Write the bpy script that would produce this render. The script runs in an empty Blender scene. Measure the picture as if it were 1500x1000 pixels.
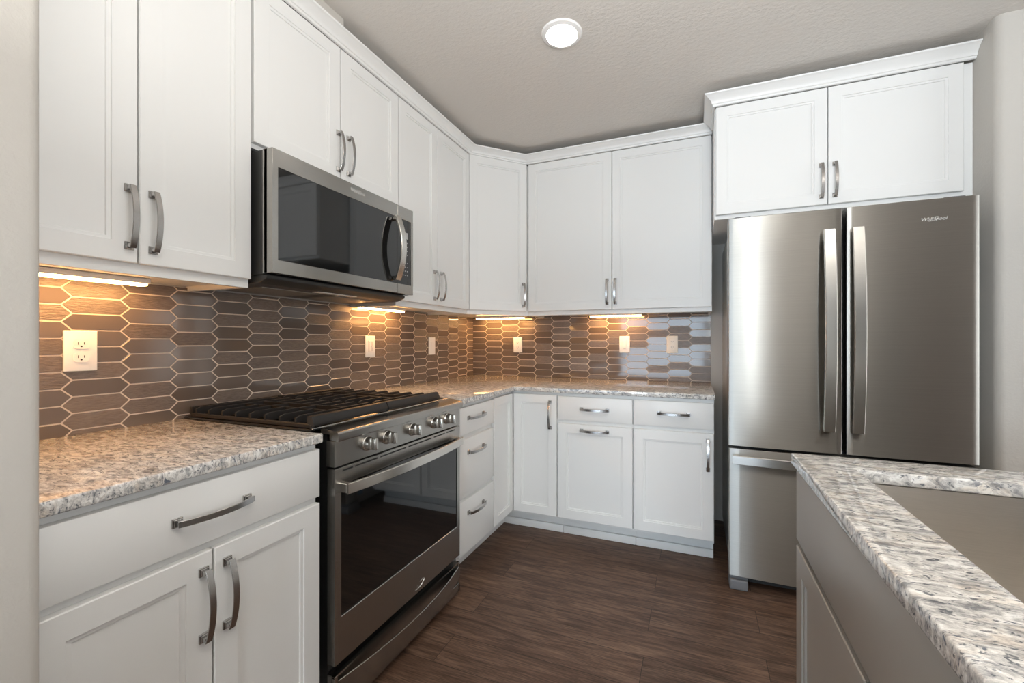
import bpy, bmesh, math, random
from mathutils import Vector, Matrix
random.seed(7)
S = bpy.context.scene
C = S.collection
R = math.radians
# ------------------------------------------------------------------ camera
cam = bpy.data.objects.new('camera', bpy.data.cameras.new('camera'))
C.objects.link(cam)
cam.location = (1.7083, -2.9981, 1.181)
cam.rotation_euler = (R(90), 0, R(20.9855))
cam.data.sensor_width = 36
cam.data.lens = 609.727 / 1500 * 36
cam.data.shift_x = -35.85 / 1500
cam.data.shift_y = 0.0
cam.data.clip_start = .02
S.camera = cam
# ------------------------------------------------------------------ world, exposure
W = bpy.data.worlds.new('world'); S.world = W; W.use_nodes = True
W.node_tree.nodes['Background'].inputs[0].default_value = (.75, .85, 1, 1)
W.node_tree.nodes['Background'].inputs[1].default_value = .6
S.view_settings.view_transform = 'Standard'
S.view_settings.look = 'None'
S.view_settings.gamma = 1
S.view_settings.use_curve_mapping = False
S.view_settings.exposure = -0.2
WINDOW = 30.0      # brightness of the daylight windows behind the camera
def area(name, loc, rot, sx, sy, power, col):
    l = bpy.data.lights.new(name, 'AREA'); l.shape = 'RECTANGLE'; l.size = sx; l.size_y = sy; l.energy = power; l.color = col
    o = bpy.data.objects.new(name, l); C.objects.link(o); o.location = loc; o.rotation_euler = rot
    return o
area('bounce_fill', (2.05, -3.1, 1.6), (R(180), 0, 0), .8, .8, 84, (1, .985, .96))      # added unseen fill light, aimed at the ceiling
area('side_fill', (6.15, -3.0, 1.3), (0, R(90), 0), 1.9, 2.6, 85, (.93, .965, 1.0))     # added fill light from the right, wall behind it is solid
CAN = 22.0        # recessed ceiling lamps
STRIP = 60.0      # lamps under the cabinets
# ------------------------------------------------------------------ sizes
H = .907; CT = .0275; CEIL = 2.50
CD = .67          # counter depth
FD = .655         # face of base doors from wall
FR = FD - .02
UD = .322; UFR = .302
ZT, ZB = .859, .717   # top drawer top / bottom
DB = .142; FB = .125; TOE = .539
UZ, UF, UTOP, CRT = 1.389, 1.361, 2.407, 2.46
# ------------------------------------------------------------------ materials
def nodes(m): return m.node_tree.nodes, m.node_tree.links
def mat(name, col, rough=.5, metal=0, spec=.5, coat=0, emit=None, estr=0):
    m = bpy.data.materials.new(name); m.use_nodes = True
    b = m.node_tree.nodes['Principled BSDF']
    b.inputs['Base Color'].default_value = (*col, 1)
    b.inputs['Roughness'].default_value = rough
    b.inputs['Metallic'].default_value = metal
    b.inputs['Specular IOR Level'].default_value = spec
    b.inputs['Coat Weight'].default_value = coat
    if emit:
        b.inputs['Emission Color'].default_value = (*emit, 1)
        b.inputs['Emission Strength'].default_value = estr
    return m
def add_bump(m, scale, strength, dist=.002, vec=(1, 1, 1), detail=4, rough=.6):
    n, l = nodes(m)
    tc = n.new('ShaderNodeTexCoord'); mp = n.new('ShaderNodeMapping')
    mp.inputs['Scale'].default_value = vec
    nz = n.new('ShaderNodeTexNoise'); nz.inputs['Scale'].default_value = scale
    nz.inputs['Detail'].default_value = detail; nz.inputs['Roughness'].default_value = rough
    bp = n.new('ShaderNodeBump'); bp.inputs['Strength'].default_value = strength
    bp.inputs['Distance'].default_value = dist
    l.new(tc.outputs['Object'], mp.inputs[0]); l.new(mp.outputs[0], nz.inputs['Vector'])
    l.new(nz.outputs[0], bp.inputs['Height']); l.new(bp.outputs[0], n['Principled BSDF'].inputs['Normal'])
    return nz, bp
def ramp(n, stops, interp='LINEAR'):
    r = n.new('ShaderNodeValToRGB'); cr = r.color_ramp; cr.interpolation = interp
    while len(cr.elements) < len(stops): cr.elements.new(.5)
    for e, (p, c) in zip(cr.elements, stops):
        e.position = p; e.color = (*c, 1) if len(c) == 3 else c
    return r

WHITE = mat('white_paint', (.79, .79, .775), .38)
WHITE_IN = mat('white_cabinet_box', (.78, .77, .745), .5)
GREIGE = mat('taupe_cabinet_paint', (.30, .277, .245), .36)
WALL = mat('wall_paint', (.54, .515, .475), .75); add_bump(WALL, 90, .35, .003, detail=3)
CEILM = mat('ceiling_paint', (.66, .63, .59), .85); add_bump(CEILM, 55, .55, .004, (1, 1.6, 1), 3)
PLASTIC = mat('white_plastic', (.86, .86, .85), .3)
ALMOND = mat('almond_plastic', (.78, .72, .62), .35)
DARK = mat('dark_slot', (.02, .02, .02), .6)
BLACK = mat('black_enamel', (.012, .012, .012), .25)
BLACKMET = mat('dark_painted_metal', (.05, .05, .048), .35, .3)
IRON = mat('cast_iron', (.020, .018, .017), .45, spec=.35); add_bump(IRON, 400, .15, .001)
GLASSBLK = mat('black_glass', (.006, .006, .006), .04, spec=.9)
GASKET = mat('grey_gasket', (.04, .04, .045), .6)
GREYPL = mat('grey_plastic', (.16, .16, .165), .45)
PRINT = mat('grey_print', (.45, .45, .44), .5)
LOGOM = mat('logo_chrome', (.85, .85, .83), .2, .8)
TRIMW = mat('can_trim_white', (.85, .84, .82), .4)
LAMP = mat('lamp_lens', (1, 1, 1), .5, emit=(1, .95, .89), estr=CAN)
LED = mat('strip_lens', (1, 1, 1), .5, emit=(1, .50, .17), estr=STRIP)
DAY = mat('daylit_window_glass', (.1, .1, .1), .1, emit=(.86, .94, 1.0), estr=WINDOW)
DAY2 = mat('hazy_window_glass', (.1, .1, .1), .1, emit=(.70, .85, 1.0), estr=WINDOW * .27)
YEL = mat('yellow_label', (.7, .55, .1), .5)
REDL = mat('red_white_label', (.75, .5, .47), .5)
BLUET = mat('blue_film', (.25, .38, .52), .3)
WBASE = mat('white_baseboard', (.8, .8, .78), .4)
FILTER = mat('grease_filter_mesh', (.35, .35, .34), .45, .8); add_bump(FILTER, 500, .8, .002)

ROT = .25
CASEM = mat('silver_case_paint', (.50, .49, .46), .28, .6)
def steel(name, col, rough, vec, aniso=.75, rot=0.0):
    m = mat(name, col, rough, 1.0)
    n, l = nodes(m); b = n['Principled BSDF']
    tc = n.new('ShaderNodeTexCoord'); mp = n.new('ShaderNodeMapping'); mp.inputs['Scale'].default_value = vec
    nz = n.new('ShaderNodeTexNoise'); nz.inputs['Scale'].default_value = 14; nz.inputs['Detail'].default_value = 4
    l.new(tc.outputs['Object'], mp.inputs[0]); l.new(mp.outputs[0], nz.inputs['Vector'])
    rr = ramp(n, [(.3, tuple(c * .955 for c in col)), (.7, tuple(c * 1.04 for c in col))])
    l.new(nz.outputs[0], rr.inputs[0]); l.new(rr.outputs[0], b.inputs['Base Color'])
    b.inputs['Anisotropic'].default_value = aniso
    b.inputs['Anisotropic Rotation'].default_value = rot + ROT
    tg = n.new('ShaderNodeTangent'); tg.direction_type = 'RADIAL'; tg.axis = 'Z'
    l.new(tg.outputs[0], b.inputs['Tangent'])
    return m
STEEL_F = steel('brushed_steel_fridge', (.41, .395, .365), .34, (.07, .07, 60), 1.0, .0)
STEEL_R = steel('brushed_steel_range', (.42, .405, .38), .27, (.07, .07, 60), .6, .0)
STEEL_H = steel('bright_steel_handle', (.68, .66, .62), .24, (.07, .07, 60), .3)
NICKEL = steel('brushed_nickel_pull', (.48, .47, .46), .24, (60, 60, 2), .2)
STEEL_S = steel('sink_steel', (.66, .62, .57), .33, (1, 1, 60), .3)

def granite():
    m = mat('granite', (.7, .7, .65), .07, spec=.5)
    n, l = nodes(m); b = n['Principled BSDF']
    tc = n.new('ShaderNodeTexCoord')
    mp = n.new('ShaderNodeMapping'); mp.inputs['Rotation'].default_value = (0, 0, R(35)); mp.inputs['Scale'].default_value = (1, 2.6, 1.5)
    l.new(tc.outputs['Object'], mp.inputs[0])
    wz = n.new('ShaderNodeTexNoise'); wz.inputs['Scale'].default_value = 18; wz.inputs['Detail'].default_value = 3
    l.new(mp.outputs[0], wz.inputs['Vector'])
    ad = n.new('ShaderNodeMixRGB'); ad.blend_type = 'LINEAR_LIGHT'; ad.inputs[0].default_value = .035
    l.new(mp.outputs[0], ad.inputs[1]); l.new(wz.outputs['Color'], ad.inputs[2])
    def nz(s, d=5, r=.6):
        q = n.new('ShaderNodeTexNoise'); q.inputs['Scale'].default_value = s; q.inputs['Detail'].default_value = d
        q.inputs['Roughness'].default_value = r; l.new(ad.outputs[0], q.inputs['Vector']); return q
    a = nz(30, 8, .72); r1 = ramp(n, [(.36, (.22, .22, .225)), (.44, (.42, .41, .40)), (.51, (.62, .60, .57)), (.60, (.84, .83, .80))])
    l.new(a.outputs[0], r1.inputs[0])
    c = nz(14, 5, .6); r2 = ramp(n, [(.50, (0, 0, 0)), (.64, (.6, .6, .6))]); l.new(c.outputs[0], r2.inputs[0])
    mx = n.new('ShaderNodeMixRGB'); mx.blend_type = 'MULTIPLY'; mx.inputs[2].default_value = (.93, .83, .73, 1)
    l.new(r2.outputs[0], mx.inputs[0]); l.new(r1.outputs[0], mx.inputs[1])
    d = nz(75, 6, .6); r3 = ramp(n, [(.57, (0, 0, 0)), (.63, (.9, .9, .9))]); l.new(d.outputs[0], r3.inputs[0])
    mx2 = n.new('ShaderNodeMixRGB'); mx2.inputs[2].default_value = (.10, .11, .125, 1)
    l.new(r3.outputs[0], mx2.inputs[0]); l.new(mx.outputs[0], mx2.inputs[1])
    e = nz(21, 8, .7); r4 = ramp(n, [(.33, (.85, .85, .85)), (.41, (0, 0, 0))]); l.new(e.outputs[0], r4.inputs[0])
    mx3 = n.new('ShaderNodeMixRGB'); mx3.inputs[2].default_value = (.24, .25, .27, 1)
    l.new(r4.outputs[0], mx3.inputs[0]); l.new(mx2.outputs[0], mx3.inputs[1])
    g = nz(38, 3, .5); r5 = ramp(n, [(.655, (0, 0, 0)), (.70, (.9, .9, .9))]); l.new(g.outputs[0], r5.inputs[0])
    mx4 = n.new('ShaderNodeMixRGB'); mx4.inputs[2].default_value = (.10, .115, .15, 1)
    l.new(r5.outputs[0], mx4.inputs[0]); l.new(mx3.outputs[0], mx4.inputs[1])
    l.new(mx4.outputs[0], b.inputs['Base Color'])
    return m
GRANITE = granite()

def floor_mat():
    m = mat('dark_wood_planks', (.1, .06, .045), .42, spec=.35)
    n, l = nodes(m); b = n['Principled BSDF']
    tc = n.new('ShaderNodeTexCoord')
    bk = n.new('ShaderNodeTexBrick'); bk.offset = .37; bk.offset_frequency = 2
    bk.inputs['Scale'].default_value = 1; bk.inputs['Brick Width'].default_value = 1.15; bk.inputs['Row Height'].default_value = .15
    bk.inputs['Mortar Size'].default_value = .0012; bk.inputs['Mortar Smooth'].default_value = .2
    bk.inputs['Color1'].default_value = (0, 0, 0, 1); bk.inputs['Color2'].default_value = (1, 1, 1, 1); bk.inputs['Mortar'].default_value = (.5, .5, .5, 1)
    mp0 = n.new('ShaderNodeMapping'); mp0.inputs['Location'].default_value = (.35, .05, 0)
    l.new(tc.outputs['Object'], mp0.inputs[0]); l.new(mp0.outputs[0], bk.inputs['Vector'])
    # shift the grain per plank
    sc = n.new('ShaderNodeVectorMath'); sc.operation = 'SCALE'; sc.inputs['Scale'].default_value = 7.3
    l.new(bk.outputs['Color'], sc.inputs[0])
    av = n.new('ShaderNodeVectorMath'); av.operation = 'ADD'
    l.new(tc.outputs['Object'], av.inputs[0]); l.new(sc.outputs[0], av.inputs[1])
    mp = n.new('ShaderNodeMapping'); mp.inputs['Scale'].default_value = (1.1, 9, 1)
    l.new(av.outputs[0], mp.inputs[0])
    g = n.new('ShaderNodeTexNoise'); g.inputs['Scale'].default_value = 3.2; g.inputs['Detail'].default_value = 9; g.inputs['Roughness'].default_value = .68
    g.inputs['Distortion'].default_value = .8
    l.new(mp.outputs[0], g.inputs['Vector'])
    r = ramp(n, [(.30, (.048, .024, .015)), (.45, (.112, .061, .039)), (.57, (.165, .095, .062)), (.72, (.245, .151, .102))])
    l.new(g.outputs[0], r.inputs[0])
    mp2 = n.new('ShaderNodeMapping'); mp2.inputs['Scale'].default_value = (4, 90, 1)
    l.new(av.outputs[0], mp2.inputs[0])
    g2 = n.new('ShaderNodeTexNoise'); g2.inputs['Scale'].default_value = 3; g2.inputs['Detail'].default_value = 5
    l.new(mp2.outputs[0], g2.inputs['Vector'])
    r2 = ramp(n, [(.36, (.45, .45, .45)), (.58, (1.12, 1.12, 1.12))]); l.new(g2.outputs[0], r2.inputs[0])
    mu = n.new('ShaderNodeMixRGB'); mu.blend_type = 'MULTIPLY'; mu.inputs[0].default_value = .8
    l.new(r.outputs[0], mu.inputs[1]); l.new(r2.outputs[0], mu.inputs[2])
    r3 = ramp(n, [(0, (.82, .82, .82)), (1, (1.12, 1.12, 1.12))]); l.new(bk.outputs['Color'], r3.inputs[0])
    mu2 = n.new('ShaderNodeMixRGB'); mu2.blend_type = 'MULTIPLY'; mu2.inputs[0].default_value = 1
    l.new(mu.outputs[0], mu2.inputs[1]); l.new(r3.outputs[0], mu2.inputs[2])
    mu3 = n.new('ShaderNodeMixRGB'); mu3.inputs[2].default_value = (.02, .012, .009, 1)
    l.new(bk.outputs['Fac'], mu3.inputs[0]); l.new(mu2.outputs[0], mu3.inputs[1])
    l.new(mu3.outputs[0], b.inputs['Base Color'])
    bp = n.new('ShaderNodeBump'); bp.inputs['Strength'].default_value = .25; bp.inputs['Distance'].default_value = .001
    l.new(g2.outputs[0], bp.inputs['Height']); l.new(bp.outputs[0], b.inputs['Normal'])
    return m
FLOOR = floor_mat()

def tile_mat(name, col, rough, bumpy):
    m = mat(name, col, rough, 0, spec=.75, coat=0)
    if bumpy:
        nz, bp = add_bump(m, 150, 1.0, .0018, bumpy, 3, .6)
        n, l = nodes(m)
        r = ramp(n, [(.35, tuple(c * .8 for c in col)), (.65, tuple(min(1, c * 1.22) for c in col))])
        l.new(nz.outputs[0], r.inputs[0]); l.new(r.outputs[0], n['Principled BSDF'].inputs['Base Color'])
    else:
        pass
    return m
TILES_L = [tile_mat('glass_tile_smooth', (.140, .113, .096), .07, None), tile_mat('glass_tile_smooth_dark', (.120, .096, .081), .10, None),
           tile_mat('glass_tile_rippled', (.160, .126, .104), .26, (1, .35, 2.4)), tile_mat('glass_tile_rippled_dark', (.140, .110, .091), .3, (1, .35, 2.4))]
TILES_B = TILES_L[:2] + [tile_mat('glass_tile_rippled_back', (.160, .126, .104), .26, (.35, 1, 2.4)), tile_mat('glass_tile_rippled_dark_back', (.140, .110, .091), .3, (.35, 1, 2.4))]
GROUT = mat('beige_grout', (.66, .56, .47), .8)

# ------------------------------------------------------------------ mesh helpers
MW = {}   # world matrices of the things
def box(bm, x0, x1, y0, y1, z0, z1, bev=0, seg=2, mi=0):
    t = bmesh.new()
    bmesh.ops.create_cube(t, size=1)
    t.transform(Matrix.Translation(((x0 + x1) / 2, (y0 + y1) / 2, (z0 + z1) / 2)) @ Matrix.Diagonal((abs(x1 - x0), abs(y1 - y0), abs(z1 - z0), 1)))
    if bev: bmesh.ops.bevel(t, geom=t.edges[:], offset=bev, segments=seg, affect='EDGES', profile=.5)
    merge(bm, t, mi)
def merge(bm, t, mi=0):
    vm = [bm.verts.new(v.co) for v in t.verts]
    t.verts.index_update()
    for f in t.faces:
        nf = bm.faces.new([vm[v.index] for v in f.verts]); nf.material_index = mi or f.material_index
    t.free()
def prism(bm, pts, axis, a, b, bev=0, seg=2, mi=0, edges='cap'):
    """extrude polygon pts (2d) along axis from a to b"""
    t = bmesh.new()
    def P(p, c):
        return {'z': (p[0], p[1], c), 'y': (p[0], c, p[1]), 'x': (c, p[0], p[1])}[axis]
    lo = [t.verts.new(P(p, a)) for p in pts]; hi = [t.verts.new(P(p, b)) for p in pts]
    t.faces.new(lo); t.faces.new(hi)
    for i in range(len(pts)):
        j = (i + 1) % len(pts); t.faces.new([lo[i], lo[j], hi[j], hi[i]])
    bmesh.ops.recalc_face_normals(t, faces=t.faces[:])
    if bev: bmesh.ops.bevel(t, geom=t.edges[:], offset=bev, segments=seg, affect='EDGES', profile=.5)
    merge(bm, t, mi)
def cyl(bm, c, axis, r, d, seg=32, r2=None, bev=0, mi=0):
    t = bmesh.new()
    bmesh.ops.create_cone(t, cap_ends=True, segments=seg, radius1=r, radius2=r if r2 is None else r2, depth=d)
    if bev:
        es = [e for e in t.edges if abs(e.verts[0].co.z - e.verts[1].co.z) < 1e-6]
        bmesh.ops.bevel(t, geom=es, offset=bev, segments=2, affect='EDGES', profile=.5)
    q = Vector((0, 0, 1)).rotation_difference(Vector(axis)).to_matrix().to_4x4()
    t.transform(Matrix.Translation(c) @ q); merge(bm, t, mi)
def lathe(bm, prof, c=(0, 0, 0), axis=(0, 0, 1), seg=48, mi=0, capends=True):
    t = bmesh.new(); rings = []
    for r, z in prof:
        rings.append([t.verts.new((r * math.cos(2 * math.pi * i / seg), r * math.sin(2 * math.pi * i / seg), z)) for i in range(seg)])
    for a, b in zip(rings, rings[1:]):
        for i in range(seg):
            j = (i + 1) % seg; t.faces.new([a[i], a[j], b[j], b[i]])
    if capends: t.faces.new(rings[0]); t.faces.new(rings[-1])
    bmesh.ops.recalc_face_normals(t, faces=t.faces[:])
    q = Vector((0, 0, 1)).rotation_difference(Vector(axis)).to_matrix().to_4x4()
    t.transform(Matrix.Translation(c) @ q); merge(bm, t, mi)
def sweep(bm, path, up, w, th, bev=0, mi=0):
    """rectangular strap: path of points, up = width direction, th = thickness"""
    t = bmesh.new(); up = Vector(up).normalized(); rings = []
    P = [Vector(p) for p in path]
    for i, p in enumerate(P):
        tg = (P[min(i + 1, len(P) - 1)] - P[max(i - 1, 0)]).normalized()
        nn = tg.cross(up).normalized()
        ww = w[i] if isinstance(w, (list, tuple)) else w
        c = bev
        ring = []
        for a, b in ((-1, -1), (1, -1), (1, 1), (-1, 1)):
            if c:
                k1 = Vector((a * (ww / 2), b * (th / 2 - c))); k2 = Vector((a * (ww / 2 - c), b * (th / 2)))
                seq = (k1, k2) if a * b > 0 else (k2, k1)
                for k in seq: ring.append(p + up * k.x + nn * k.y)
            else: ring.append(p + up * a * ww / 2 + nn * b * th / 2)
        rings.append([t.verts.new(v) for v in ring])
    n = len(rings[0])
    for a, b in zip(rings, rings[1:]):
        for i in range(n):
            j = (i + 1) % n; t.faces.new([a[i], a[j], b[j], b[i]])
    t.faces.new(rings[0]); t.faces.new(rings[-1])
    bmesh.ops.recalc_face_normals(t, faces=t.faces[:])
    merge(bm, t, mi)
def tube(bm, path, r, seg=8, mi=0):
    t = bmesh.new(); P = [Vector(p) for p in path]; rings = []
    for i, p in enumerate(P):
        tg = (P[min(i + 1, len(P) - 1)] - P[max(i - 1, 0)]).normalized()
        a = tg.orthogonal().normalized() if i == 0 else (a - tg * a.dot(tg)).normalized()
        b = tg.cross(a)
        rings.append([t.verts.new(p + (a * math.cos(2 * math.pi * k / seg) + b * math.sin(2 * math.pi * k / seg)) * r) for k in range(seg)])
    for q, s in zip(rings, rings[1:]):
        for i in range(seg):
            j = (i + 1) % seg; t.faces.new([q[i], q[j], s[j], s[i]])
    t.faces.new(rings[0]); t.faces.new(rings[-1])
    bmesh.ops.recalc_face_normals(t, faces=t.faces[:]); merge(bm, t, mi)
def mesh_of(name, bm, mats):
    me = bpy.data.meshes.new(name)
    bm.normal_update(); bm.to_mesh(me); bm.free()
    for m in (mats if isinstance(mats, (list, tuple)) else [mats]): me.materials.append(m)
    me.polygons.foreach_set('use_smooth', [True] * len(me.polygons))
    me.set_sharp_from_angle(angle=R(32))
    return me
def obj(name, bm, mats, parent=None, world=False, loc=None, rot=None):
    if world and parent: bm.transform(MW[root_of(parent).name].inverted())
    o = bpy.data.objects.new(name, mesh_of(name, bm, mats)) if not isinstance(bm, bpy.types.Mesh) else bpy.data.objects.new(name, bm)
    C.objects.link(o)
    if parent: o.parent = parent
    if loc: o.location = loc
    if rot: o.rotation_euler = rot
    return o
def root_of(o):
    while o.parent: o = o.parent
    return o
def thing(name, label, cat, loc=(0, 0, 0), rotz=0, group=None):
    o = bpy.data.objects.new(name, None); C.objects.link(o)
    o.empty_display_size = .05
    o.location = loc; o.rotation_euler = (0, 0, rotz); o['label'] = label; o['category'] = cat
    if group: o['group'] = group
    MW[o.name] = Matrix.Translation(loc) @ Matrix.Rotation(rotz, 4, 'Z')
    return o
def tag(o, label, cat, group=None):
    o['label'] = label; o['category'] = cat
    if group: o['group'] = group
    return o
def struct(name, bm, m, label=None):
    o = obj(name, bm, m); o['kind'] = 'structure'
    if label: o['label'] = label
    return o
NB = bmesh.new

def text_bm(s, size, shear=0, depth=.0006, space=1.0):
    cu = bpy.data.curves.new('t', 'FONT'); cu.body = s; cu.size = size; cu.shear = shear
    cu.extrude = depth; cu.align_x = 'CENTER'; cu.align_y = 'CENTER'; cu.space_character = space
    to = bpy.data.objects.new('t', cu); C.objects.link(to)
    dg = bpy.context.evaluated_depsgraph_get(); dg.update()
    me = bpy.data.meshes.new_from_object(to.evaluated_get(dg))
    bm = bmesh.new(); bm.from_mesh(me)
    bpy.data.objects.remove(to); bpy.data.meshes.remove(me); bpy.data.curves.remove(cu)
    return bm     # lies in XY, faces +Z
def ring_arc(bm, rx, ry, a0, a1, tilt, r, n=28, off=(0, 0)):
    pts = []
    for i in range(n + 1):
        a = a0 + (a1 - a0) * i / n
        x, y = rx * math.cos(a), ry * math.sin(a)
        pts.append((off[0] + x * math.cos(tilt) - y * math.sin(tilt), off[1] + x * math.sin(tilt) + y * math.cos(tilt), 0))
    tube(bm, pts, r, 6)
def word_logo(width):
    """lettering with the loop round its middle, in XY facing +Z"""
    s = width / 4.6
    bm = text_bm('Whirlpool', s * 1.12, .25, .0005)
    ring_arc(bm, s * 1.05, s * .32, R(150), R(470), R(24), s * .05, 30, (-s * .05, -s * .02))
    return bm

# ------------------------------------------------------------------ room shell
XR = 6.2; XL = -3.2; YB = -7.6
bm = NB(); box(bm, XL - .1, XR + .1, YB - .1, .1, -.1, 0); struct('floor', bm, FLOOR)
bm = NB(); box(bm, XL - .1, XR + .1, YB - .1, .1, CEIL, CEIL + .1); struct('ceiling', bm, CEILM)
bm = NB(); box(bm, -.12, 0, -2.663, .1, 0, CEIL); struct('wall_left', bm, WALL)
bm = NB(); box(bm, 0, XR, 0, .1, 0, CEIL); struct('wall_back', bm, WALL)
def bullnose(pts_fn, n=8): return pts_fn
# end of the partition at the left edge of the view, rounded corners
def rounded_rect(x0, x1, y0, y1, r, corners):
    """corners: set of 'll','lr','ur','ul' to round"""
    P = []
    for nm, cx_, cy_, a0 in (('ll', x0, y0, 180), ('lr', x1, y0, 270), ('ur', x1, y1, 0), ('ul', x0, y1, 90)):
        if nm in corners:
            ox = cx_ + (r if 'l' == nm[1] else -r); oy = cy_ + (r if 'l' == nm[0] else -r)
            for k in range(7):
                a = R(a0 + 15 * k); P.append((ox + r * math.cos(a), oy + r * math.sin(a)))
        else: P.append((cx_, cy_))
    return P
bm = NB(); prism(bm, rounded_rect(XL, .745, -2.80, -2.663, .016, {'lr', 'ur'}), 'z', 0, CEIL); struct('wall_partition', bm, WALL)
bm = NB(); prism(bm, rounded_rect(2.842, XR, -.765, -.001, .028, {'ll'}), 'z', 0, CEIL); struct('wall_alcove', bm, WALL)
bm = NB(); box(bm, XR, XR + .1, YB, -.765, 0, CEIL); struct('wall_right', bm, WALL)
bm = NB(); box(bm, XL - .1, XL, YB, -2.8, 0, CEIL); struct('wall_far_left', bm, WALL)
# drywall bulkhead sitting on the crown
bm = NB(); prism(bm, rounded_rect(.001, .362, -2.662, -1.683, .012, {'ur'}), 'z', 2.462, CEIL - .001); struct('trim_1', bm, WALL)
# front wall with two openings for windows
WINS = [(2.08, 2.50, .02, 2.25), (-1.3, 1.93, .02, 2.25)]
bm = NB(); xs = sorted([XL, XR] + [v for w in WINS for v in w[:2]])
for a, b in zip(xs, xs[1:]):
    w = next((w for w in WINS if abs(w[0] - a) < 1e-6 and abs(w[1] - b) < 1e-6), None)
    if w:
        box(bm, a, b, YB - .1, YB, 0, w[2]); box(bm, a, b, YB - .1, YB, w[3], CEIL)
    elif b == XR:
        box(bm, a, 4.0, YB - .1, YB, 0, CEIL); box(bm, 4.0, 6.0, YB - .1, YB, 2.35, CEIL); box(bm, 6.0, XR, YB - .1, YB, 0, CEIL)
    else: box(bm, a, b, YB - .1, YB, 0, CEIL)
struct('wall_front', bm, WALL)
# unseen unlit recess added behind the front wall to darken the refrigerator's reflection
bm = NB(); box(bm, 3.9, 4.0, YB - 4, YB - .1, 0, 2.4); box(bm, 6.0, 6.1, YB - 4, YB - .1, 0, 2.4); box(bm, 3.9, 6.1, YB - 4.1, YB - 4, 0, 2.4)
box(bm, 3.9, 6.1, YB - 4, YB - .1, 2.35, 2.45); box(bm, 3.9, 6.1, YB - 4, YB - .1, -.1, 0)
struct('wall_unlit_recess', bm, WALL)
for i, (a, b, z0, z1) in enumerate(WINS):
    bm = NB(); n = 1
    f = .035
    box(bm, a, b, YB - .07, YB - .03, z0, z0 + f); box(bm, a, b, YB - .07, YB - .03, z1 - f, z1)
    for k in range(n + 1):
        x = a + (b - a - f) * k / n
        box(bm, x, x + f, YB - .07, YB - .03, z0 + f, z1 - f)
    o = struct('window_%d' % (i + 1), bm, WBASE)
    bm = NB(); box(bm, a, b, YB - .09, YB - .08, z0, z1)
    p = obj('pane', bm, DAY if i == 0 else DAY2, o)
bm = NB(); box(bm, .745 - .0, .757, -2.785, -2.68, 0, .09); box(bm, XL, .757, -2.812, -2.80, 0, .09)
o = struct('baseboard_partition', bm, WBASE)

bm = NB()
for a, b, c, d in ((-4.36, -4.30, .29, 2.31), (-1.70, -1.64, .29, 2.31), (-3.03, -2.97, .35, 2.25), (-4.36, -1.64, .29, .35), (-4.36, -1.64, 2.25, 2.31)):
    box(bm, XR - .03, XR, a, b, c, d)
struct('window_3', bm, WBASE)  # frame added around the side fill light, no opening in the wall
# ------------------------------------------------------------------ cabinet hardware
def pull_mesh():
    bm = NB(); L = .171; s = .0102
    for sg in (-1, 1):
        z = sg * (L / 2 - s)
        box(bm, -s, s, -.005, 0, z - s, z + s, .0008, 1)
        box(bm, -s * .78, s * .78, -.009, -.004, z - s * .78, z + s * .78, .0008, 1)
        box(bm, -.0066, .0066, -.020, -.008, z - .0045, z + .0045, .0006, 1)
    path = []
    for i in range(25):
        t = -1 + 2 * i / 24
        path.append((0, -.019 - .017 * (1 - t * t) ** .9 - .0, t * (L / 2 - .004)))
    sweep(bm, path, (1, 0, 0), .0138, .0038, .0008)
    return mesh_of('handle', bm, NICKEL)
PULL = pull_mesh()
def pull(parent, x, z, o='v'):
    return obj('handle', PULL, None, parent, loc=(x, 0, z), rot=(0, R(90) if o == 'h' else 0, 0))
def ring_panel(bm, w, h, rings):
    """nested rectangles (inset, y); first ring is the back"""
    t = bmesh.new(); vs = []
    for ins, y in rings:
        vs.append([t.verts.new(p) for p in ((ins, y, ins), (w - ins, y, ins), (w - ins, y, h - ins), (ins, y, h - ins))])
    t.faces.new(vs[0]); t.faces.new(vs[-1])
    for a, b in zip(vs, vs[1:]):
        for i in range(4):
            j = (i + 1) % 4; t.faces.new([a[i], a[j], b[j], b[i]])
    bmesh.ops.recalc_face_normals(t, faces=t.faces[:]); merge(bm, t)
T = .0195
def shaker(w, h, fw=.053):
    bm = NB()
    ring_panel(bm, w, h, [(0, 0), (0, -T + .002), (.002, -T), (fw, -T), (fw + .0015, -T + .0035), (fw + .009, -T + .0045), (fw + .0105, -T + .0085)])
    return bm
def slab(w, h):
    bm = NB()
    ring_panel(bm, w, h, [(0, 0), (0, -T + .003), (.0008, -T + .001), (.003, -T)])
    return bm
def front(cab, kind, x0, x1, z0, z1, handle=None, m=WHITE, fw=.053):
    w, h = x1 - x0, z1 - z0
    o = obj('drawer' if kind == 'drawer' else 'door', slab(w, h) if kind == 'drawer' else shaker(w, h, fw), m, cab, loc=(x0, -.0005, z0))
    if handle:
        hx, hz, ori = handle
        p = pull(o, hx - x0, hz - z0, ori); p.location.y = -T
    return o
def base_cab(label, loc, rot, Wd, fronts, m=WHITE, depth=.632, x0=0, toe=True, group=None, side_toe=(0, 0)):
    t = thing('base_cabinet', label, 'cabinet', loc, rot, group)
    bm = NB(); box(bm, x0, Wd, 0, depth, FB, H - CT - .0005)
    obj('body', bm, m, t)
    if toe:
        bm = NB(); r = FR - TOE
        box(bm, x0 + side_toe[0], Wd - side_toe[1], r + .016, r + .030, .0005, FB)
        box(bm, x0 + side_toe[0], Wd - side_toe[1], r, r + .016, .0005, .046, .004)
        obj('toe_kick', bm, m, t)
    for f in fronts: front(t, *f, m=m)
    return t
P90 = R(90)
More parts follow.
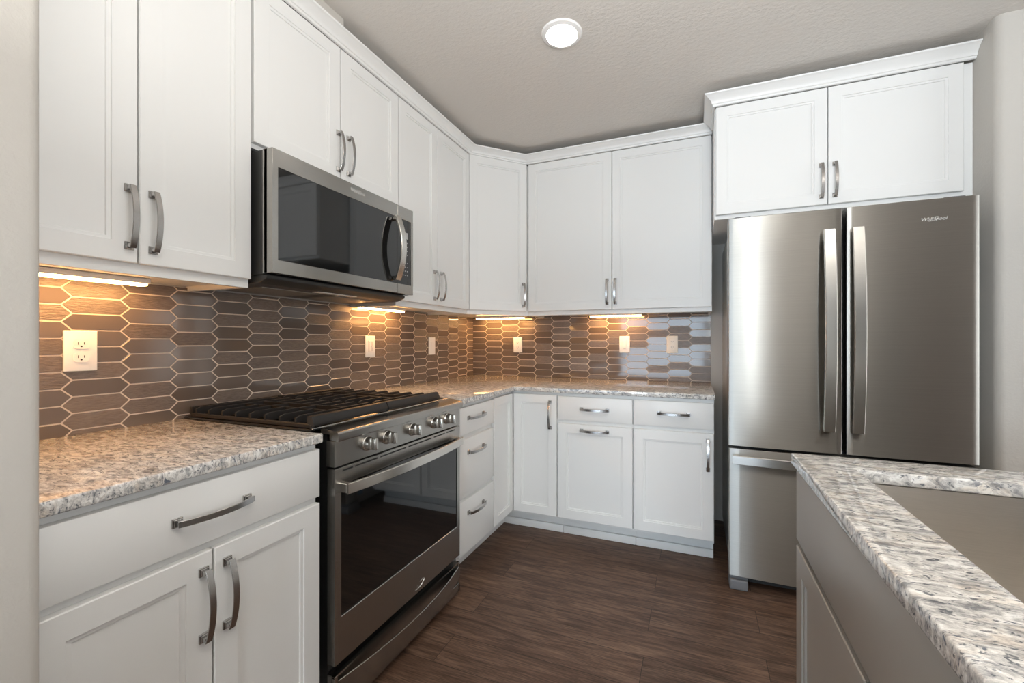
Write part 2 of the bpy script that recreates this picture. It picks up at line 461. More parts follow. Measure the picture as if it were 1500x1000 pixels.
# left of the range   (local x = world y, local y = -world x)
y0 = -2.661
base_cab('white base cabinet with one wide drawer over two doors, left of the range', (FR, y0, 0), P90, .597,
         [('drawer', .004, .596, ZB, ZT, (.302, .788, 'h')),
          ('door', .004, .299, DB, .697, (.279, .580, 'v')),
          ('door', .303, .596, DB, .697, (.330, .580, 'v'))])
# drawer bank right of the range
y0 = -1.2745
base_cab('white base cabinet with three stacked drawers, between the range and the corner', (FR, y0, 0), P90, .361,
         [('drawer', .003, .358, .727, ZT, (.154, .803, 'h')),
          ('drawer', .003, .358, .431, .702, (.154, .634, 'h')),
          ('drawer', .003, .358, DB, .405, (.154, .336, 'h'))])
# corner unit (L shaped)
t = thing('corner_cabinet', 'white corner base cabinet whose two tall door leaves meet at the inside corner', 'cabinet', (FR, -FR, 0), 0)
bm = NB(); prism(bm, [(-FR + .003, -.2765), (0, -.2765), (0, 0), (.306, 0), (.306, FR - .003), (-FR + .003, FR - .003)], 'z', FB, H - CT - .0005)
obj('body', bm, WHITE, t)
bm = NB(); d = FR - TOE
prism(bm, [(-d - .030, -.2765), (-d - .016, -.2765), (-d - .016, d + .016), (.306, d + .016), (.306, d + .030), (-d - .030, d + .030)], 'z', .0005, FB)
prism(bm, [(-d - .016, -.2765), (-d, -.2765), (-d, d), (.306, d), (.306, d + .016), (-d - .016, d + .016)], 'z', .0005, .046, .004)
obj('toe_kick', bm, WHITE, t)
o = obj('door', shaker(.250, ZT + .004 - DB, .045), WHITE, t, loc=(.0005, -.2735, DB), rot=(0, 0, P90))
o = obj('door', shaker(.279, ZT + .004 - DB, .05), WHITE, t, loc=(.0225, -.0005, DB))
p = pull(o, .239, .745 - DB, 'v'); p.location.y = -T
base_cab('white base cabinet with drawer and door both on horizontal pulls, centre of back run', (.942, -FR, 0), 0, .4395,
         [('drawer', .003, .4365, ZB + .004, ZT, (.222, .790, 'h')),
          ('door', .003, .4365, DB, .700, (.222, .667, 'h'))])
base_cab('white base cabinet with drawer over a door on a vertical pull, beside the refrigerator', (1.3825, -FR, 0), 0, .4135,
         [('drawer', .003, .4105, ZB + .004, ZT, (.212, .794, 'h')),
          ('door', .003, .4105, DB, .700, (.383, .590, 'v'))])
# ------------------------------------------------------------------ counters
def slab_top(name, pts, label, cat='countertop'):
    bm = NB(); prism(bm, pts, 'z', H - CT, H, .004, 3)
    o = obj(name, bm, GRANITE); tag(o, label, cat); return o
slab_top('countertop', [(.002, -2.6615), (CD, -2.6615), (CD, -2.066), (.002, -2.066)], 'speckled granite countertop left of the range under the wall outlet')
slab_top('countertop', [(.002, -1.279), (CD, -1.279), (CD, -CD), (1.801, -CD), (1.801, -.002), (.002, -.002)], 'speckled granite L-shaped countertop running through the corner to the refrigerator')

# ------------------------------------------------------------------ backsplash
def clip(poly, x0, x1, z0, z1):
    for ax, lim, sg in ((0, x0, 1), (0, x1, -1), (1, z0, 1), (1, z1, -1)):
        out = []
        for i in range(len(poly)):
            a, b = poly[i], poly[(i + 1) % len(poly)]
            ia, ib = (a[ax] - lim) * sg >= 0, (b[ax] - lim) * sg >= 0
            if ia: out.append(a)
            if ia != ib:
                k = (lim - a[ax]) / (b[ax] - a[ax]); out.append((a[0] + k * (b[0] - a[0]), a[1] + k * (b[1] - a[1])))
        poly = out
        if len(poly) < 3: return []
    return poly
def backsplash(u0, u1, z0, z1, pitch, ua, rowp, za, side, label, mats):
    g = .0019; th = .0078; tip = .0115
    bm = NB()
    def P(u, d, z): return (d + .0006, u, z) if side == 'L' else (u, -d - .0006, z)
    a, b = P(u0, 0, z0), P(u1, .0066, z1)
    box(bm, min(a[0], b[0]), max(a[0], b[0]), min(a[1], b[1]), max(a[1], b[1]), z0, z1, mi=4)
    t = bmesh.new(); fr = []
    rng = random.Random(3 if side == 'L' else 11)
    k0 = int((u0 - ua) / pitch) - 2; k1 = int((u1 - ua) / pitch) + 2
    for k in range(k0, k1):
        ul = ua + k * pitch; ur = ul + pitch
        off = (k % 2) * rowp / 2
        j0 = int((z0 - za) / rowp) - 2
        for j in range(j0, j0 + 16):
            zb = za + off + j * rowp + g; zt = zb + rowp - 2 * g; zm = (zb + zt) / 2
            hx = [(ul - tip + g * 1.4, zm), (ul + tip + g * .6, zb), (ur - tip - g * .6, zb), (ur + tip - g * 1.4, zm), (ur - tip - g * .6, zt), (ul + tip + g * .6, zt)]
            pl = clip(hx, u0, u1, z0, z1)
            if len(pl) < 3: continue
            ar = abs(sum(pl[i][0] * pl[(i + 1) % len(pl)][1] - pl[(i + 1) % len(pl)][0] * pl[i][1] for i in range(len(pl)))) / 2
            if ar < 5e-5: continue
            r = rng.random(); k_ = 0 if side == 'L' else .12; mi = 0 if r < .3 + k_ else 1 if r < .5 + k_ else 2 if r < .78 + k_ * .5 else 3
            dd = th + rng.uniform(-.0003, .0003); tl = rng.uniform(-.0015, .0015); tz = rng.uniform(-.002, .002)
            fv = [t.verts.new(P(p[0], dd + tl * (p[0] - ul) + tz * (p[1] - zm), p[1])) for p in pl]; bv = [t.verts.new(P(p[0], .004, p[1])) for p in pl]
            f = t.faces.new(fv); f.material_index = mi; fr.append(f)
            for i in range(len(pl)):
                q = t.faces.new([fv[i], bv[i], bv[(i + 1) % len(pl)], fv[(i + 1) % len(pl)]]); q.material_index = mi
    bmesh.ops.recalc_face_normals(t, faces=t.faces[:])
    es = {e for f in fr for e in f.edges}
    bmesh.ops.bevel(t, geom=list(es), offset=.0006, segments=1, affect='EDGES', profile=.5)
    t.verts.index_update()
    merge(bm, t)
    me = mesh_of('backsplash', bm, mats + [GROUT])
    o = bpy.data.objects.new('tile_backsplash', me); C.objects.link(o); tag(o, label, 'backsplash'); return o
backsplash(-2.662, -.009, H, 1.372, .1325, -1.8305, .0488, 1.3120 - .0488 * 10, 'L', 'brown glazed picket-tile backsplash on the left wall behind the range', TILES_L)
backsplash(.0008, 1.7985, H, 1.372, .1403, .1286, .0492, 1.2858 - .0492 * 10, 'B', 'brown picket-tile backsplash on the back wall, shiny bluish towards the refrigerator', TILES_B)

# ------------------------------------------------------------------ upper cabinets
def upper(label, loc, rot, Wd, doors, z0=UF, dz=UZ, top=UTOP, depth=UFR - .003, dtop=None, name='wall_cabinet', side=(0, 0)):
    t = thing(name, label, 'cabinet', loc, rot)
    bm = NB(); box(bm, 0, Wd, 0, depth, z0 + .017, top)
    box(bm, 0, Wd, 0, .019, z0, z0 + .017)
    box(bm, 0, .016, .019, depth, z0, z0 + .017); box(bm, Wd - .016, Wd, .019, depth, z0, z0 + .017)
    obj('body', bm, WHITE, t)
    for x0, x1, h in doors: front(t, 'door', x0, x1, dz, (dtop or top - .0015), h, fw=.052)
    return t
y0 = -2.661
upper('white wall cabinet with two tall doors at the left end, left of the microwave', (UFR, y0, 0), P90, .6225,
      [(.003, .3165, (.2975, 1.5065, 'v')), (.3205, .6195, (.349, 1.5045, 'v'))])
y0 = -2.036
upper('short white wall cabinet with two doors directly above the microwave', (UFR, y0, 0), P90, .731,
      [(.004, .3665, (.354, 1.969, 'v')), (.3705, .729, (.4085, 1.970, 'v'))], z0=1.838, dz=1.853)
y0 = -1.303
upper('white wall cabinet with two narrow doors between the microwave and the corner cabinet', (UFR, y0, 0), P90, .692,
      [(.003, .331, (.301, 1.5, 'v')), (.334, .690, (.366, 1.5, 'v'))])
# diagonal corner
A = Vector((UFR, -.609)); B = Vector((.609, -UFR)); dl = (B - A).length
t = thing('corner_cabinet', 'white diagonal wall cabinet with a single door in the corner', 'cabinet', (A.x, A.y, 0), R(45))
bm = NB()
pw = [(.003, -.609), (A.x, A.y), (B.x, B.y), (.609, -.003), (.003, -.003)]
prism(bm, pw, 'z', UF + .017, UTOP)
d = .013
prism(bm, [(A.x, A.y), (B.x, B.y), (B.x - .001, B.y + .022), (A.x - .022, A.y + .001)], 'z', UF, UF + .017)
obj('body', bm, WHITE, t, world=True)
front(t, 'door', .012, dl - .016, UZ, UTOP - .0015, (dl - .043, 1.5, 'v'), fw=.05)
upper('white wall cabinet with two wide doors on the back wall, left of the refrigerator', (.6105, -UFR, 0), 0, 1.186,
      [(.010, .589, (.560, 1.502, 'v')), (.593, 1.183, (.613, 1.502, 'v'))])
# above refrigerator
t = thing('wall_cabinet', 'deep white wall cabinet with two doors above the refrigerator', 'cabinet', (1.799, -.61, 0), 0)
bm = NB(); box(bm, 0, 1.041, 0, .607, 1.822, 2.404); obj('body', bm, WHITE, t)
front(t, 'door', .006, .4985, 1.8415, 2.4025, (.4735, 1.955, 'v')); front(t, 'door', .5025, 1.003, 1.8415, 2.4025, (.5285, 1.955, 'v'))

# crown mouldings: profile (out, z)
def crown_prof(zb, zt):
    pr = [(0, zb), (.008, zb + .002), (.010, zb + .010)]
    for k in range(9):
        a = R(90 * k / 8)
        pr.append((.014 + .026 * (1 - math.cos(a)), zb + .012 + (zt - zb - .024) * math.sin(a) ** 1.0 if False else zb + .012 + (zt - zb - .022) * (1 - math.cos(a) * 1.0) ** .0 * (k / 8)))
    pr += [(.044, zt - .008), (.048, zt - .006), (.050, zt), (0, zt)]
    return pr
def crown(path, outs, zb, zt, label, parent=None):
    """path: world xy points on the cabinet face line; outs: unit outward offsets per point (mitre vectors)"""
    bm = bmesh.new(); pr = crown_prof(zb, zt); rings = []
    for p, o in zip(path, outs):
        rings.append([bm.verts.new((p[0] + o[0] * d, p[1] + o[1] * d, z)) for d, z in pr])
    for a, b in zip(rings, rings[1:]):
        for i in range(len(pr)):
            j = (i + 1) % len(pr); bm.faces.new([a[i], a[j], b[j], b[i]])
    bm.faces.new(rings[0]); bm.faces.new(rings[-1])
    bmesh.ops.recalc_face_normals(bm, faces=bm.faces[:])
    o = obj('crown_moulding', bm, WHITE); tag(o, label, 'moulding'); return o
k = math.tan(R(22.5))
UC = UD
cA = (UC, -.600); cB = (.600, -UC)
crown([(UC, -2.661), cA, cB, (1.7975, -UC)], [(1, 0), (1, -k), (k, -1), (0, -1)], UTOP + .0005, CRT, 'long white crown moulding on top of the left and back wall cabinets')
crown([(1.7985, -.376), (1.7985, -.630), (2.8405, -.630)], [(-1, 0), (-1, -1), (0, -1)], 2.405, CRT + .002, 'white crown moulding on top of the cabinet above the refrigerator')

# ------------------------------------------------------------------ under-cabinet lamps
def strip(label, loc, rot, L):
    t = thing('under_cabinet_light', label, 'lamp', loc, rot, 'slim lamps under the wall cabinets')
    bm = NB(); box(bm, 0, L, -.024, .024, .006, .0225, .003, 2); obj('housing', bm, PLASTIC, t)
    bm = NB(); box(bm, .006, L - .006, -.018, .018, 0, .0062, .002, 2); obj('lens', bm, LED, t)
strip('slim lit lamp under the leftmost wall cabinet, above the outlet', (.085, -2.655, 1.3550), P90, .445)
strip('slim lit lamp under the wall cabinet just right of the microwave', (.065, -1.298, 1.3550), P90, .345)
strip('slim lit lamp under the diagonal corner cabinet', (.085, -.09, 1.3550), 0, .41)
strip('slim lit lamp under the back wall cabinets, middle of the wall', (1.0, -.09, 1.3550), 0, .365)

# ------------------------------------------------------------------ outlets and switches  (local: x width, -y out, centred)
def plate(kind, label, u, z, side, m=PLASTIC):
    loc = (.0085, u, z) if side == 'L' else (u, -.0085, z)
    nm = 'wall_outlet' if kind == 'duplex' else 'light_switch'
    t = thing(nm, label, 'outlet' if kind == 'duplex' else 'switch', loc, P90 if side == 'L' else 0)
    bm = NB(); box(bm, -.0365, .0365, -.006, 0, -.0595, .0595, .0025, 3); obj('cover_plate', bm, m, t)
    if kind == 'duplex':
        for s in (-1, 1):
            bm = NB(); pts = []
            for i in range(32):
                a = 2 * math.pi * i / 32
                pts.append((max(-.0165, min(.0165, .0195 * math.cos(a))), s * .0195 + max(-.0135, min(.0135, .0165 * math.sin(a)))))
            prism(bm, pts, 'y', -.0085, -.005)
            r = obj('receptacle', bm, m, t)
            bm = NB(); zc = s * .0195
            box(bm, -.0075, -.0055, -.0089, -.0084, zc - .0015, zc + .0065); box(bm, .0055, .0075, -.0089, -.0084, zc - .001, zc + .006)
            cyl(bm, (0, -.00865, zc - .0065), (0, 1, 0), .0024, .0006, 14)
            obj('slots', bm, DARK, r)
        bm = NB(); cyl(bm, (0, -.0065, 0), (0, 1, 0), .0028, .0015, 16); obj('screw', bm, m, t)
    else:
        bm = NB(); box(bm, -.0165, .0165, -.0078, -.005, -.0335, .0335, .001, 1); pd = obj('switch_insert', bm, m, t)
        if kind == 'dimmer':
            bm = NB(); box(bm, -.0125, .004, -.0105, -.0075, -.028, .028, .001, 1); obj('rocker', bm, m, pd)
            bm = NB(); box(bm, .0085, .0125, -.0082, -.0077, -.026, .026); obj('slider_track', bm, PRINT, pd)
            bm = NB(); box(bm, .0065, .0145, -.0115, -.0082, -.006, .004, .0008, 1); obj('slider', bm, m, pd)
        else:
            bm = NB(); box(bm, -.013, .013, -.0105, -.0075, -.024, .028, .001, 1); obj('rocker', bm, m, pd)
            if kind == 'timer':
                bm = NB(); box(bm, -.008, .008, -.0082, -.0077, -.0305, -.0275); obj('indicator', bm, PRINT, pd)
plate('duplex', 'white double wall outlet on the left wall at the far left, under the cabinet lamp', -2.333, 1.1535, 'L')
plate('dimmer', 'white slide dimmer switch on the left wall behind the range', -1.1645, 1.1535, 'L')
plate('switch', 'white rocker switch on the left wall nearest the corner', -.583, 1.150, 'L')
plate('duplex', 'white wall outlet on the back wall nearest the corner', .407, 1.155, 'B')
plate('timer', 'white switch with small indicator on the back wall, left of the beige outlet', 1.234, 1.16, 'B')
plate('duplex', 'beige wall outlet on the back wall nearest the refrigerator', 1.556, 1.1605, 'B', ALMOND)

# ------------------------------------------------------------------ recessed ceiling lamp(s)
def can(label, x, y):
    t = thing('recessed_ceiling_light', label, 'lamp', (x, y, CEIL))
    bm = NB(); lathe(bm, [(.066, .0), (.067, -.010), (.083, -.006), (.0875, -.001), (.0875, .0)], capends=False); 
    obj('trim_ring', bm, TRIMW, t)
    bm = NB(); lathe(bm, [(.0005, -.006), (.066, -.006), (.066, -.001), (.0005, -.001)], seg=40); obj('lens', bm, LAMP, t)
    return t
can('round recessed ceiling lamp, lit, above the kitchen floor', 1.1705, -1.2924)
for x, y in ((2.75, -2.75), (1.75, -2.9), (2.4, -4.6), (0, -4.6), (4.6, -3.2), (4.6, -5.6)):  # unseen ceiling lamps added to brighten the kitchen
    can('added recessed ceiling lamp out of view, for fill light', x, y)['group'] = 'added ceiling lamps out of view'

# ------------------------------------------------------------------ range (authored in world space)
YL, YR = -2.0335, -1.315; XF = .68
rg = thing('gas_range', 'stainless steel slide-in gas range with black iron grates and five knobs', 'range', (.35, (YL + YR) / 2, 0), 0)
def part(name, bm, m, parent): return obj(name, bm, m, parent, world=True)
bm = NB(); box(bm, .015, .645, YL + .004, YR - .004, .03, .898); box(bm, .10, .60, YL + .03, YR - .03, .0005, .03)
part('body', bm, BLACK, rg)
# cooktop: black pan with steel front deck
bm = NB(); box(bm, .015, .622, -2.0695, YR + .006, .9085, .916, .003, 2)
part('cooktop', bm, BLACK, rg)
bm = NB()
prism(bm, [(.6235, .9155), (.6235, .896), (.660, .896), (.660, .880), (.694, .876), (.6955, .8795), (.6955, .899), (.692, .904), (.628, .915)], 'y', YL - .001, YR + .001, 0)
dk = part('front_deck', bm, STEEL_R, rg)
bm = NB()
for x0_ in (.6225,):
    tube(bm, [(.6245, -2.066, .9165), (.6245, YR + .004, .9165)], .0022, 8)
part('deck_trim', bm, STEEL_H, rg)
# control panel
bm = NB(); box(bm, .645, XF, YL, YR, .795, .8765, .0015, 1); cp = part('control_panel', bm, STEEL_R, rg)
KY = (-1.8995, -1.8039, -1.6625, -1.5182, -1.4206)
for ky in KY:
    bm = NB()
    lathe(bm, [(.0245, 0), (.0245, .004), (.022, .006), (.021, .016), (.020, .022), (.0005, .0225)], (XF - .0005, ky, .8405), (1, 0, 0), 36)
    kn = part('knob', bm, STEEL_H, rg)
    bm = NB(); box(bm, XF + .020, XF + .041, ky - .007, ky + .007, .8405 - .0195, .8405 + .0195, .003, 2)
    part('grip', bm, STEEL_H, kn)
# oven door
DZ0, DZ1 = .1875, .7895
GY0, GY1, GZ0, GZ1 = -2.009, -1.339, .328, .735
bm = NB(); box(bm, .648, XF - .008, YL, YR, DZ0, DZ1, .002, 1)
box(bm, XF - .010, XF, YL, YR, DZ0, GZ0, .001, 1); box(bm, XF - .010, XF, YL, YR, GZ1, DZ1, .001, 1)
box(bm, XF - .010, XF, YL, GY0, GZ0 - .001, GZ1 + .001); box(bm, XF - .010, XF, GY1, YR, GZ0 - .001, GZ1 + .001)
dr = part('oven_door', bm, STEEL_R, rg)
bm = NB(); box(bm, XF - .007, XF - .0025, GY0, GY1, GZ0, GZ1); part('window', bm, GLASSBLK, dr)
bm = NB()
tube(bm, [(XF + .0002, GY0, GZ0), (XF + .0002, GY1, GZ0)], .0013, 6); part('window_trim', bm, LOGOM, dr)
bm = NB()
for a, b in ((-2.003, -1.962), (-1.9533, -1.8515), (-1.8074 - .03, -1.70), (-1.685, -1.5375), (-1.52, -1.44), (-1.425, -1.36)):
    box(bm, XF - .002, XF + .0006, a, b, .7765, .7815)
part('vent_slots', bm, DARK, dr)
def arc_path(x, y0, y1, z, bow, n=24, pw=2):
    P = []
    for i in range(n + 1):
        t = -1 + 2 * i / n
        P.append((x + bow * (1 - abs(t) ** pw), y0 + (y1 - y0) * i / n, z))
    return P
bm = NB(); sweep(bm, arc_path(XF + .026, -2.010, -1.337, .727, .026), (0, 0, 1), .034, .011, .002)
for yy in (-2.000, -1.347): box(bm, XF - .001, XF + .026, yy - .010, yy + .010, .712, .742, .002, 1)
part('handle', bm, STEEL_H, dr)
# swirl emblem under the window
bm = NB(); ring_arc(bm, .030, .0085, R(170), R(440), R(18), .0011, 26); ring_arc(bm, .016, .011, R(150), R(300), R(20), .001, 16, (.004, 0))
bm.transform(Matrix.Translation((XF + .0006, -1.6155, .215)) @ Matrix.Rotation(P90, 4, 'Z') @ Matrix.Rotation(P90, 4, 'X'))
part('emblem', bm, LOGOM, dr)
# storage drawer
bm = NB(); box(bm, .648, XF - .012, YL, YR, .022, .156, .002, 1)
box(bm, XF - .014, XF, YL, YL + .012, .022, .156, .001, 1); box(bm, XF - .014, XF, YR - .012, YR, .022, .156, .001, 1)
box(bm, XF - .014, XF, YL, YR, .022, .060, .001, 1); box(bm, XF - .014, XF - .002, YL, YR, .150, .156)
sd = part('storage_drawer', bm, STEEL_R, rg)
bm = NB(); sweep(bm, arc_path(XF - .001, -2.020, -1.328, .1075, .040), (0, 0, 1), .062, .006, .0015)
part('handle', bm, STEEL_R, sd)
# grates
def grate(ya, yb):
    bm = NB(); zt, zb = .951, .930
    # side rails (along x), front bar, back bar
    for yy in (ya + .006, yb - .006):
        box(bm, .045, .622, yy - .005, yy + .005, .917, .930, .002, 1)
    prism(bm, [(.602, .930), (.630, .923), (.633, .932), (.622, .953), (.606, .955), (.602, .951)], 'y', ya, yb, .0015, 1)
    box(bm, .040, .052, ya, yb, .925, zt, .002, 1)
    n = 8
    for i in range(n):
        x = .072 + i * .0685
        pr = [(ya + .002, .925), (yb - .002, .925), (yb - .002, .938), (yb - .018, zt), (ya + .018, zt), (ya + .002, .945)]
        if i % 2 == 1 or i in (0, 7):
            prism(bm, pr, 'x', x - .0042, x + .0042, .001, 1)
        else:   # interrupted over the burner
            m_ = (ya + yb) / 2
            prism(bm, [(ya + .002, .925), (m_ - .035, .934), (m_ - .035, zt), (ya + .018, zt), (ya + .002, .945)], 'x', x - .0042, x + .0042, .001, 1)
            prism(bm, [(m_ + .035, .934), (yb - .002, .925), (yb - .002, .938), (yb - .018, zt), (m_ + .035, zt)], 'x', x - .0042, x + .0042, .001, 1)
    for yy in ((ya + yb) / 2 - .035, (ya + yb) / 2 + .035):
        box(bm, .14, .54, yy - .0035, yy + .0035, .934, zt - .001, .001, 1)
    for x in (.05, .617):
        for yy in (ya + .006, yb - .006): cyl(bm, (x, yy, .9215), (0, 0, 1), .006, .011, 10)
    return part('grate', bm, IRON, rg)
grate(-2.066, -1.741); grate(-1.737, -1.405)
for bx, by, r in ((.19, -1.90, .036), (.47, -1.90, .045), (.33, -1.739, .036), (.19, -1.57, .036), (.47, -1.57, .045)):
    bm = NB(); cyl(bm, (bx, by, .9195), (0, 0, 1), r + .012, .007, 28, bev=.001); b_ = part('burner', bm, GREYPL, rg)
    bm = NB(); cyl(bm, (bx, by, .926), (0, 0, 1), r, .007, 28, bev=.002); part('burner_cap', bm, IRON, b_)

# ------------------------------------------------------------------ microwave
MY0, MY1, MX = -2.030, -1.3005, .4057
ys = -1.414
mw = thing('microwave', 'stainless over-the-range microwave with black glass door and curved handle', 'microwave', (.2, (MY0 + MY1) / 2, 1.39), 0)
bm = NB(); box(bm, .009, .352, MY0 + .003, MY1 - .003, 1.405, 1.8235, .002, 1); part('case', bm, BLACKMET, mw)
bm = NB(); prism(bm, [(.02, 1.377), (.33, 1.377), (.372, 1.392), (.374, 1.4045), (.02, 1.4045)], 'y', MY0 + .004, MY1 - .02, .002, 1)
bt = part('bottom_panel', bm, BLACKMET, mw)
for a, b in ((-1.96, -1.72), (-1.64, -1.40)):
    bm = NB(); box(bm, .06, .26, a, b, 1.3735, 1.3775, .001, 1); part('grease_filter', bm, FILTER, bt)
bm = NB(); box(bm, .29, .325, -1.78, -1.58, 1.3745, 1.3775, .001, 1); part('lamp_cover', bm, PLASTIC, bt)
# door frame with opening (continuous black glass set in)
def rring(bm, x0, x1, ya, yb, za, zb, iy0, iy1, iz0, iz1):
    box(bm, x0, x1, ya, yb, za, iz0, .001, 1); box(bm, x0, x1, ya, yb, iz1, zb, .001, 1)
    if iy0 > ya + 1e-4: box(bm, x0, x1, ya, iy0, iz0 - .001, iz1 + .001)
    if iy1 < yb - 1e-4: box(bm, x0, x1, iy1, yb, iz0 - .001, iz1 + .001)
bm = NB(); rring(bm, .366, MX, MY0, ys - .0008, 1.4085, 1.822, -2.010, ys, 1.4535, 1.7625); box(bm, .360, .380, MY0, ys - .001, 1.4085, 1.822)
dd = part('door', bm, STEEL_R, mw)
bm = NB(); box(bm, .379, MX - .0022, -2.0105, ys - .0008, 1.453, 1.763); part('window', bm, GLASSBLK, dd)
bm = NB(); rring(bm, .366, MX, ys + .0008, MY1, 1.4085, 1.822, ys, -1.3165, 1.4535, 1.7625); box(bm, .360, .380, ys + .001, MY1, 1.4085, 1.822)
cpn = part('control_panel', bm, STEEL_R, mw)
bm = NB(); box(bm, .379, MX - .0022, ys + .0008, -1.316, 1.453, 1.763); part('panel_glass', bm, GLASSBLK, cpn)
bm = NB(); box(bm, MX - .003, MX - .0018, -1.378, -1.338, 1.674, 1.704); part('display', bm, PRINT, cpn)
bm = NB()
for r_ in range(9):
    for c_ in range(3):
        if r_ == 4 and c_ != 1: continue
        yy = -1.371 + c_ * .015; zz = 1.655 - r_ * .0195
        box(bm, MX - .0025, MX - .0019, yy - .0035, yy + .0035, zz - .0018, zz + .0018)
part('buttons', bm, PRINT, cpn)
bm = NB(); P_ = []
for i in range(25):
    t_ = -1 + 2 * i / 24; P_.append((MX + .020 + .034 * (1 - t_ * t_), -1.438, 1.6115 + t_ * .146))
sweep(bm, P_, (0, 1, 0), .034, .010, .002)
for zz in (1.475, 1.748): box(bm, MX - .001, MX + .021, -1.449, -1.427, zz - .008, zz + .008, .002, 1)
part('handle', bm, STEEL_H, dd)
lg = word_logo(.076); lg.transform(Matrix.Translation((MX + .0006, -1.661, 1.797)) @ Matrix.Rotation(P90, 4, 'Z') @ Matrix.Rotation(P90, 4, 'X'))
part('logo', lg, LOGOM, dd)

# ------------------------------------------------------------------ refrigerator
fg = thing('refrigerator', 'tall stainless steel french-door refrigerator with bottom freezer drawer', 'refrigerator', (2.3, -.4, 0), 0)
bm = NB(); box(bm, 1.868, 2.752, -.735, -.03, .045, 1.752, .004, 2); part('case', bm, CASEM, fg)
bm = NB(); box(bm, 1.875, 2.745, -.757, -.735, .07, 1.748); part('gasket', bm, GASKET, fg)
def curved_door(x0, x1, z0, z1, bow, yf=-.830, yb=-.757, skew=0):
    bm = bmesh.new(); n = 20; cols = []
    prof = [(x0, yb)]
    rr = .003
    pts = []
    for i in range(n + 1):
        u = i / n; x = x0 + rr + (x1 - x0 - 2 * rr) * u
        pts.append((x, yf - bow * (1 - (2 * u - 1) ** 2)))
    prof = [(x0, yb), (x0, yf + rr), (x0 + rr * .3, yf + rr * .3)] + pts + [(x1 - rr * .3, yf + rr * .3), (x1, yf + rr), (x1, yb)]
    lo = [bm.verts.new((x, y, z0)) for x, y in prof]; hi = [bm.verts.new((x, y, z1)) for x, y in prof]
    bm.faces.new(lo); bm.faces.new(hi)
    for i in range(len(prof)):
        j = (i + 1) % len(prof); bm.faces.new([lo[i], lo[j], hi[j], hi[i]])
    bmesh.ops.recalc_face_normals(bm, faces=bm.faces[:])
    return bm
ld = part('door', curved_door(1.851, 2.3014, .691, 1.760, .006), STEEL_F, fg)
rd = part('door', curved_door(2.3175, 2.757, .691, 1.762, .006), STEEL_F, fg)
fz = part('freezer_drawer', curved_door(1.8541, 2.757, .078, .677, .008), STEEL_F, fg)
for d_, x in ((ld, 2.2475), (rd, 2.3505)):
    P_ = []
    for i in range(25):
        t_ = -1 + 2 * i / 24; P_.append((x, -.862 - .026 * (1 - t_ * t_), 1.228 + t_ * .437))
    bm = NB(); sweep(bm, P_, (1, 0, 0), .044, .012, .003)
    for zz in (.812, 1.644): box(bm, x - .014, x + .014, -.862, -.834, zz - .015, zz + .015, .002, 1)
    part('handle', bm, STEEL_H, d_)
P_ = []
for i in range(25):
    t_ = -1 + 2 * i / 24; P_.append((2.3055 + t_ * .439, -.862 - .024 * (1 - t_ * t_), .6325))
bm = NB(); sweep(bm, P_, (0, 0, 1), .042, .012, .003)
for xx in (1.882, 2.730): box(bm, xx - .012, xx + .012, -.862, -.832, .620, .645, .002, 1)
part('handle', bm, STEEL_H, fz)
lg = word_logo(.083); lg.transform(Matrix.Translation((2.6115, -.8365, 1.680)) @ Matrix.Rotation(P90, 4, 'X'))
part('logo', lg, LOGOM, rd)
for x in (1.857, 2.665):
    bm = NB(); box(bm, x, x + .080, -.815, -.70, .0005, .050, .008, 3); box(bm, x, x + .08, -.80, -.72, .045, .072, .004, 2); part('foot', bm, GREYPL, fg)
bm = NB(); box(bm, 1.94, 2.66, -.73, -.715, .01, .05); part('grille', bm, DARK, fg)
for x in (1.88, 2.66):
    bm = NB(); box(bm, x, x + .07, -.80, -.62, 1.7535, 1.775, .004, 2); part('hinge_cover', bm, GREYPL, fg)
bm = NB(); box(bm, 1.8665, 1.868, -.70, -.66, 1.09, 1.13); part('yellow_sticker', bm, YEL, fg)
bm = NB(); box(bm, 1.8665, 1.868, -.715, -.66, .27, .33); part('paper_label', bm, REDL, fg)
bm = NB(); box(bm, 1.8665, 1.868, -.715, -.67, .10, .24); part('plastic_film', bm, BLUET, fg)

# ------------------------------------------------------------------ island
IX, IY = 1.9265, -1.8133; IXR, IYN = 2.95, -4.0
sx0, sx1, sy0, sy1 = 2.031, 2.47, -2.66, -1.919
# countertop with sink opening
bm = bmesh.new()
outer = [(IX, IYN), (IXR, IYN), (IXR, IY), (IX, IY)]; inner = [(sx0, sy0), (sx1, sy0), (sx1, sy1), (sx0, sy1)]
L = {}
for z in (H - CT, H):
    L[z] = ([bm.verts.new((*p, z)) for p in outer], [bm.verts.new((*p, z)) for p in inner])
    for i in range(4):
        j = (i + 1) % 4; o_, n_ = L[z]; bm.faces.new([o_[i], o_[j], n_[j], n_[i]])
for q in (0, 1):
    a, b = L[H - CT][q], L[H][q]
    for i in range(4):
        j = (i + 1) % 4; bm.faces.new([a[i], a[j], b[j], b[i]])
bmesh.ops.recalc_face_normals(bm, faces=bm.faces[:])
es = [e for e in bm.edges if not (len({tuple(v.co.xy) for v in e.verts}) == 2 and {tuple(round(c, 4) for c in v.co.xy) for v in e.verts} & {tuple(round(c, 4) for c in p) for p in outer} and {tuple(round(c, 4) for c in v.co.xy) for v in e.verts} & {tuple(round(c, 4) for c in p) for p in inner})]
bmesh.ops.bevel(bm, geom=es, offset=.004, segments=3, affect='EDGES', profile=.5)
o = obj('countertop', bm, GRANITE); tag(o, 'white and grey granite island countertop with a sink cut-out, in the right foreground', 'countertop')
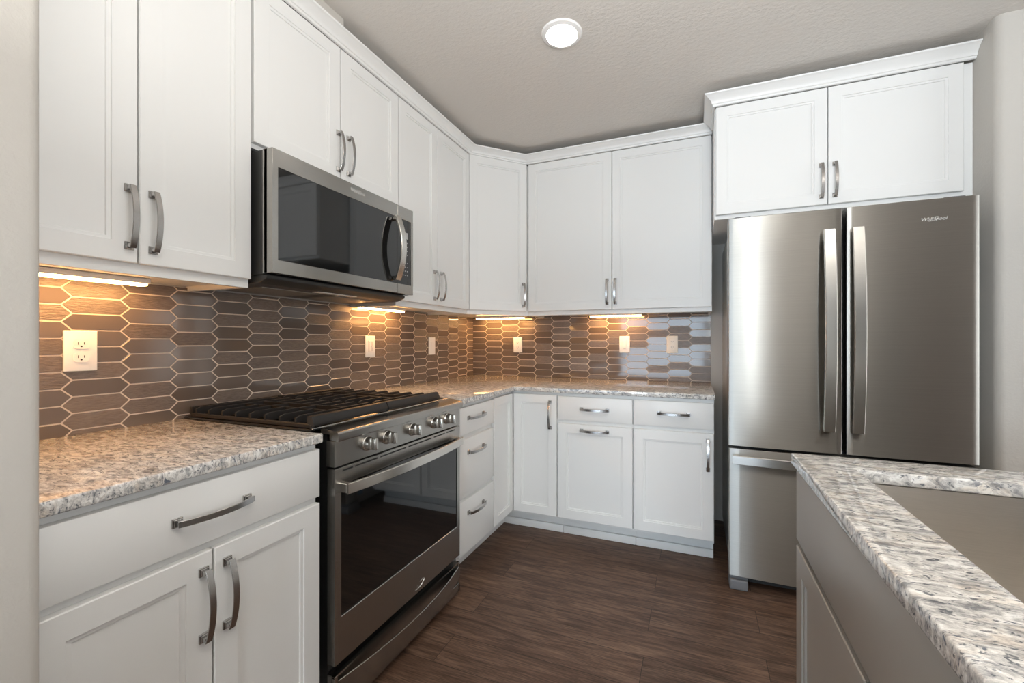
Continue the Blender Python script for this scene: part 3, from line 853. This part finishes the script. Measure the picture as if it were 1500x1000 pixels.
# sink
bm = bmesh.new(); zt = H - CT - .0025; ov = .004; dp = .225
rings = [[(sx0 - .02, sy0 - .02), (sx1 + .02, sy0 - .02), (sx1 + .02, sy1 + .02), (sx0 - .02, sy1 + .02), zt],
         [(sx0 + ov - .006, sy0 - ov), (sx1 + ov, sy0 - ov), (sx1 + ov, sy1 + ov), (sx0 - ov, sy1 + ov), zt],
         [(sx0 + .004, sy0 + .004), (sx1 - .004, sy0 + .004), (sx1 - .004, sy1 - .004), (sx0 + .004, sy1 - .004), zt - dp + .02],
         [(sx0 + .02, sy0 + .02), (sx1 - .02, sy0 + .02), (sx1 - .02, sy1 - .02), (sx0 + .02, sy1 - .02), zt - dp]]
VR = [[bm.verts.new((*p, r[4])) for p in r[:4]] for r in rings]
for a, b in zip(VR, VR[1:]):
    for i in range(4):
        j = (i + 1) % 4; bm.faces.new([a[i], a[j], b[j], b[i]])
bm.faces.new(VR[-1])
bmesh.ops.recalc_face_normals(bm, faces=bm.faces[:])
for f in bm.faces: f.normal_flip()
sk = thing('kitchen_sink', 'deep undermount stainless sink set into the island countertop', 'sink', ((sx0 + sx1) / 2, (sy0 + sy1) / 2, zt - dp), 0)
bw = part('basin', bm, STEEL_S, sk)
md = bw.modifiers.new('thick', 'SOLIDIFY'); md.thickness = .0015; md.offset = -1
bm = NB(); lathe(bm, [(.0005, .003), (.045, .003), (.052, .0005), (.045, 0), (.0005, 0)], ((sx0 + sx1) / 2, (sy0 + sy1) / 2, zt - dp + .002), seg=32); part('drain', bm, STEEL_H, sk)
# island cabinet, faces -x.  local x = -world y, local y = world x
t = thing('island_cabinet', 'taupe painted island cabinet with drawer fronts over panelled doors, right foreground', 'cabinet', (1.957, -1.8165, 0), -P90)
Lw = 2.17
bm = NB(); th = .018
box(bm, 0, Lw, 0, th, .10, H - CT - .001); box(bm, 0, th, th, .95, .10, H - CT - .001)
box(bm, Lw - th, Lw, th, .95, .10, H - CT - .001); box(bm, 0, Lw, .95, .968, .10, H - CT - .001); box(bm, th, Lw - th, th, .95, .10, .118)
obj('body', bm, GREIGE, t)
bm = NB(); box(bm, .002, Lw, .075, .09, .0005, .10); box(bm, .002, .018, .09, .9, .0005, .10); obj('toe_kick', bm, GREIGE, t)
for i, (a, b) in enumerate(((.003, .885), (.889, 1.50), (1.504, 2.167))):
    front(t, 'drawer', a, b, .700, .868, None if i == 0 else ((a + b) / 2, .785, 'h'), m=GREIGE)
    m_ = (a + b) / 2
    front(t, 'door', a, m_ - .0015, .115, .686, (m_ - .022, .545, 'v'), m=GREIGE, fw=.055)
    front(t, 'door', m_ + .0015, b, .115, .686, (m_ + .022, .545, 'v'), m=GREIGE, fw=.055)
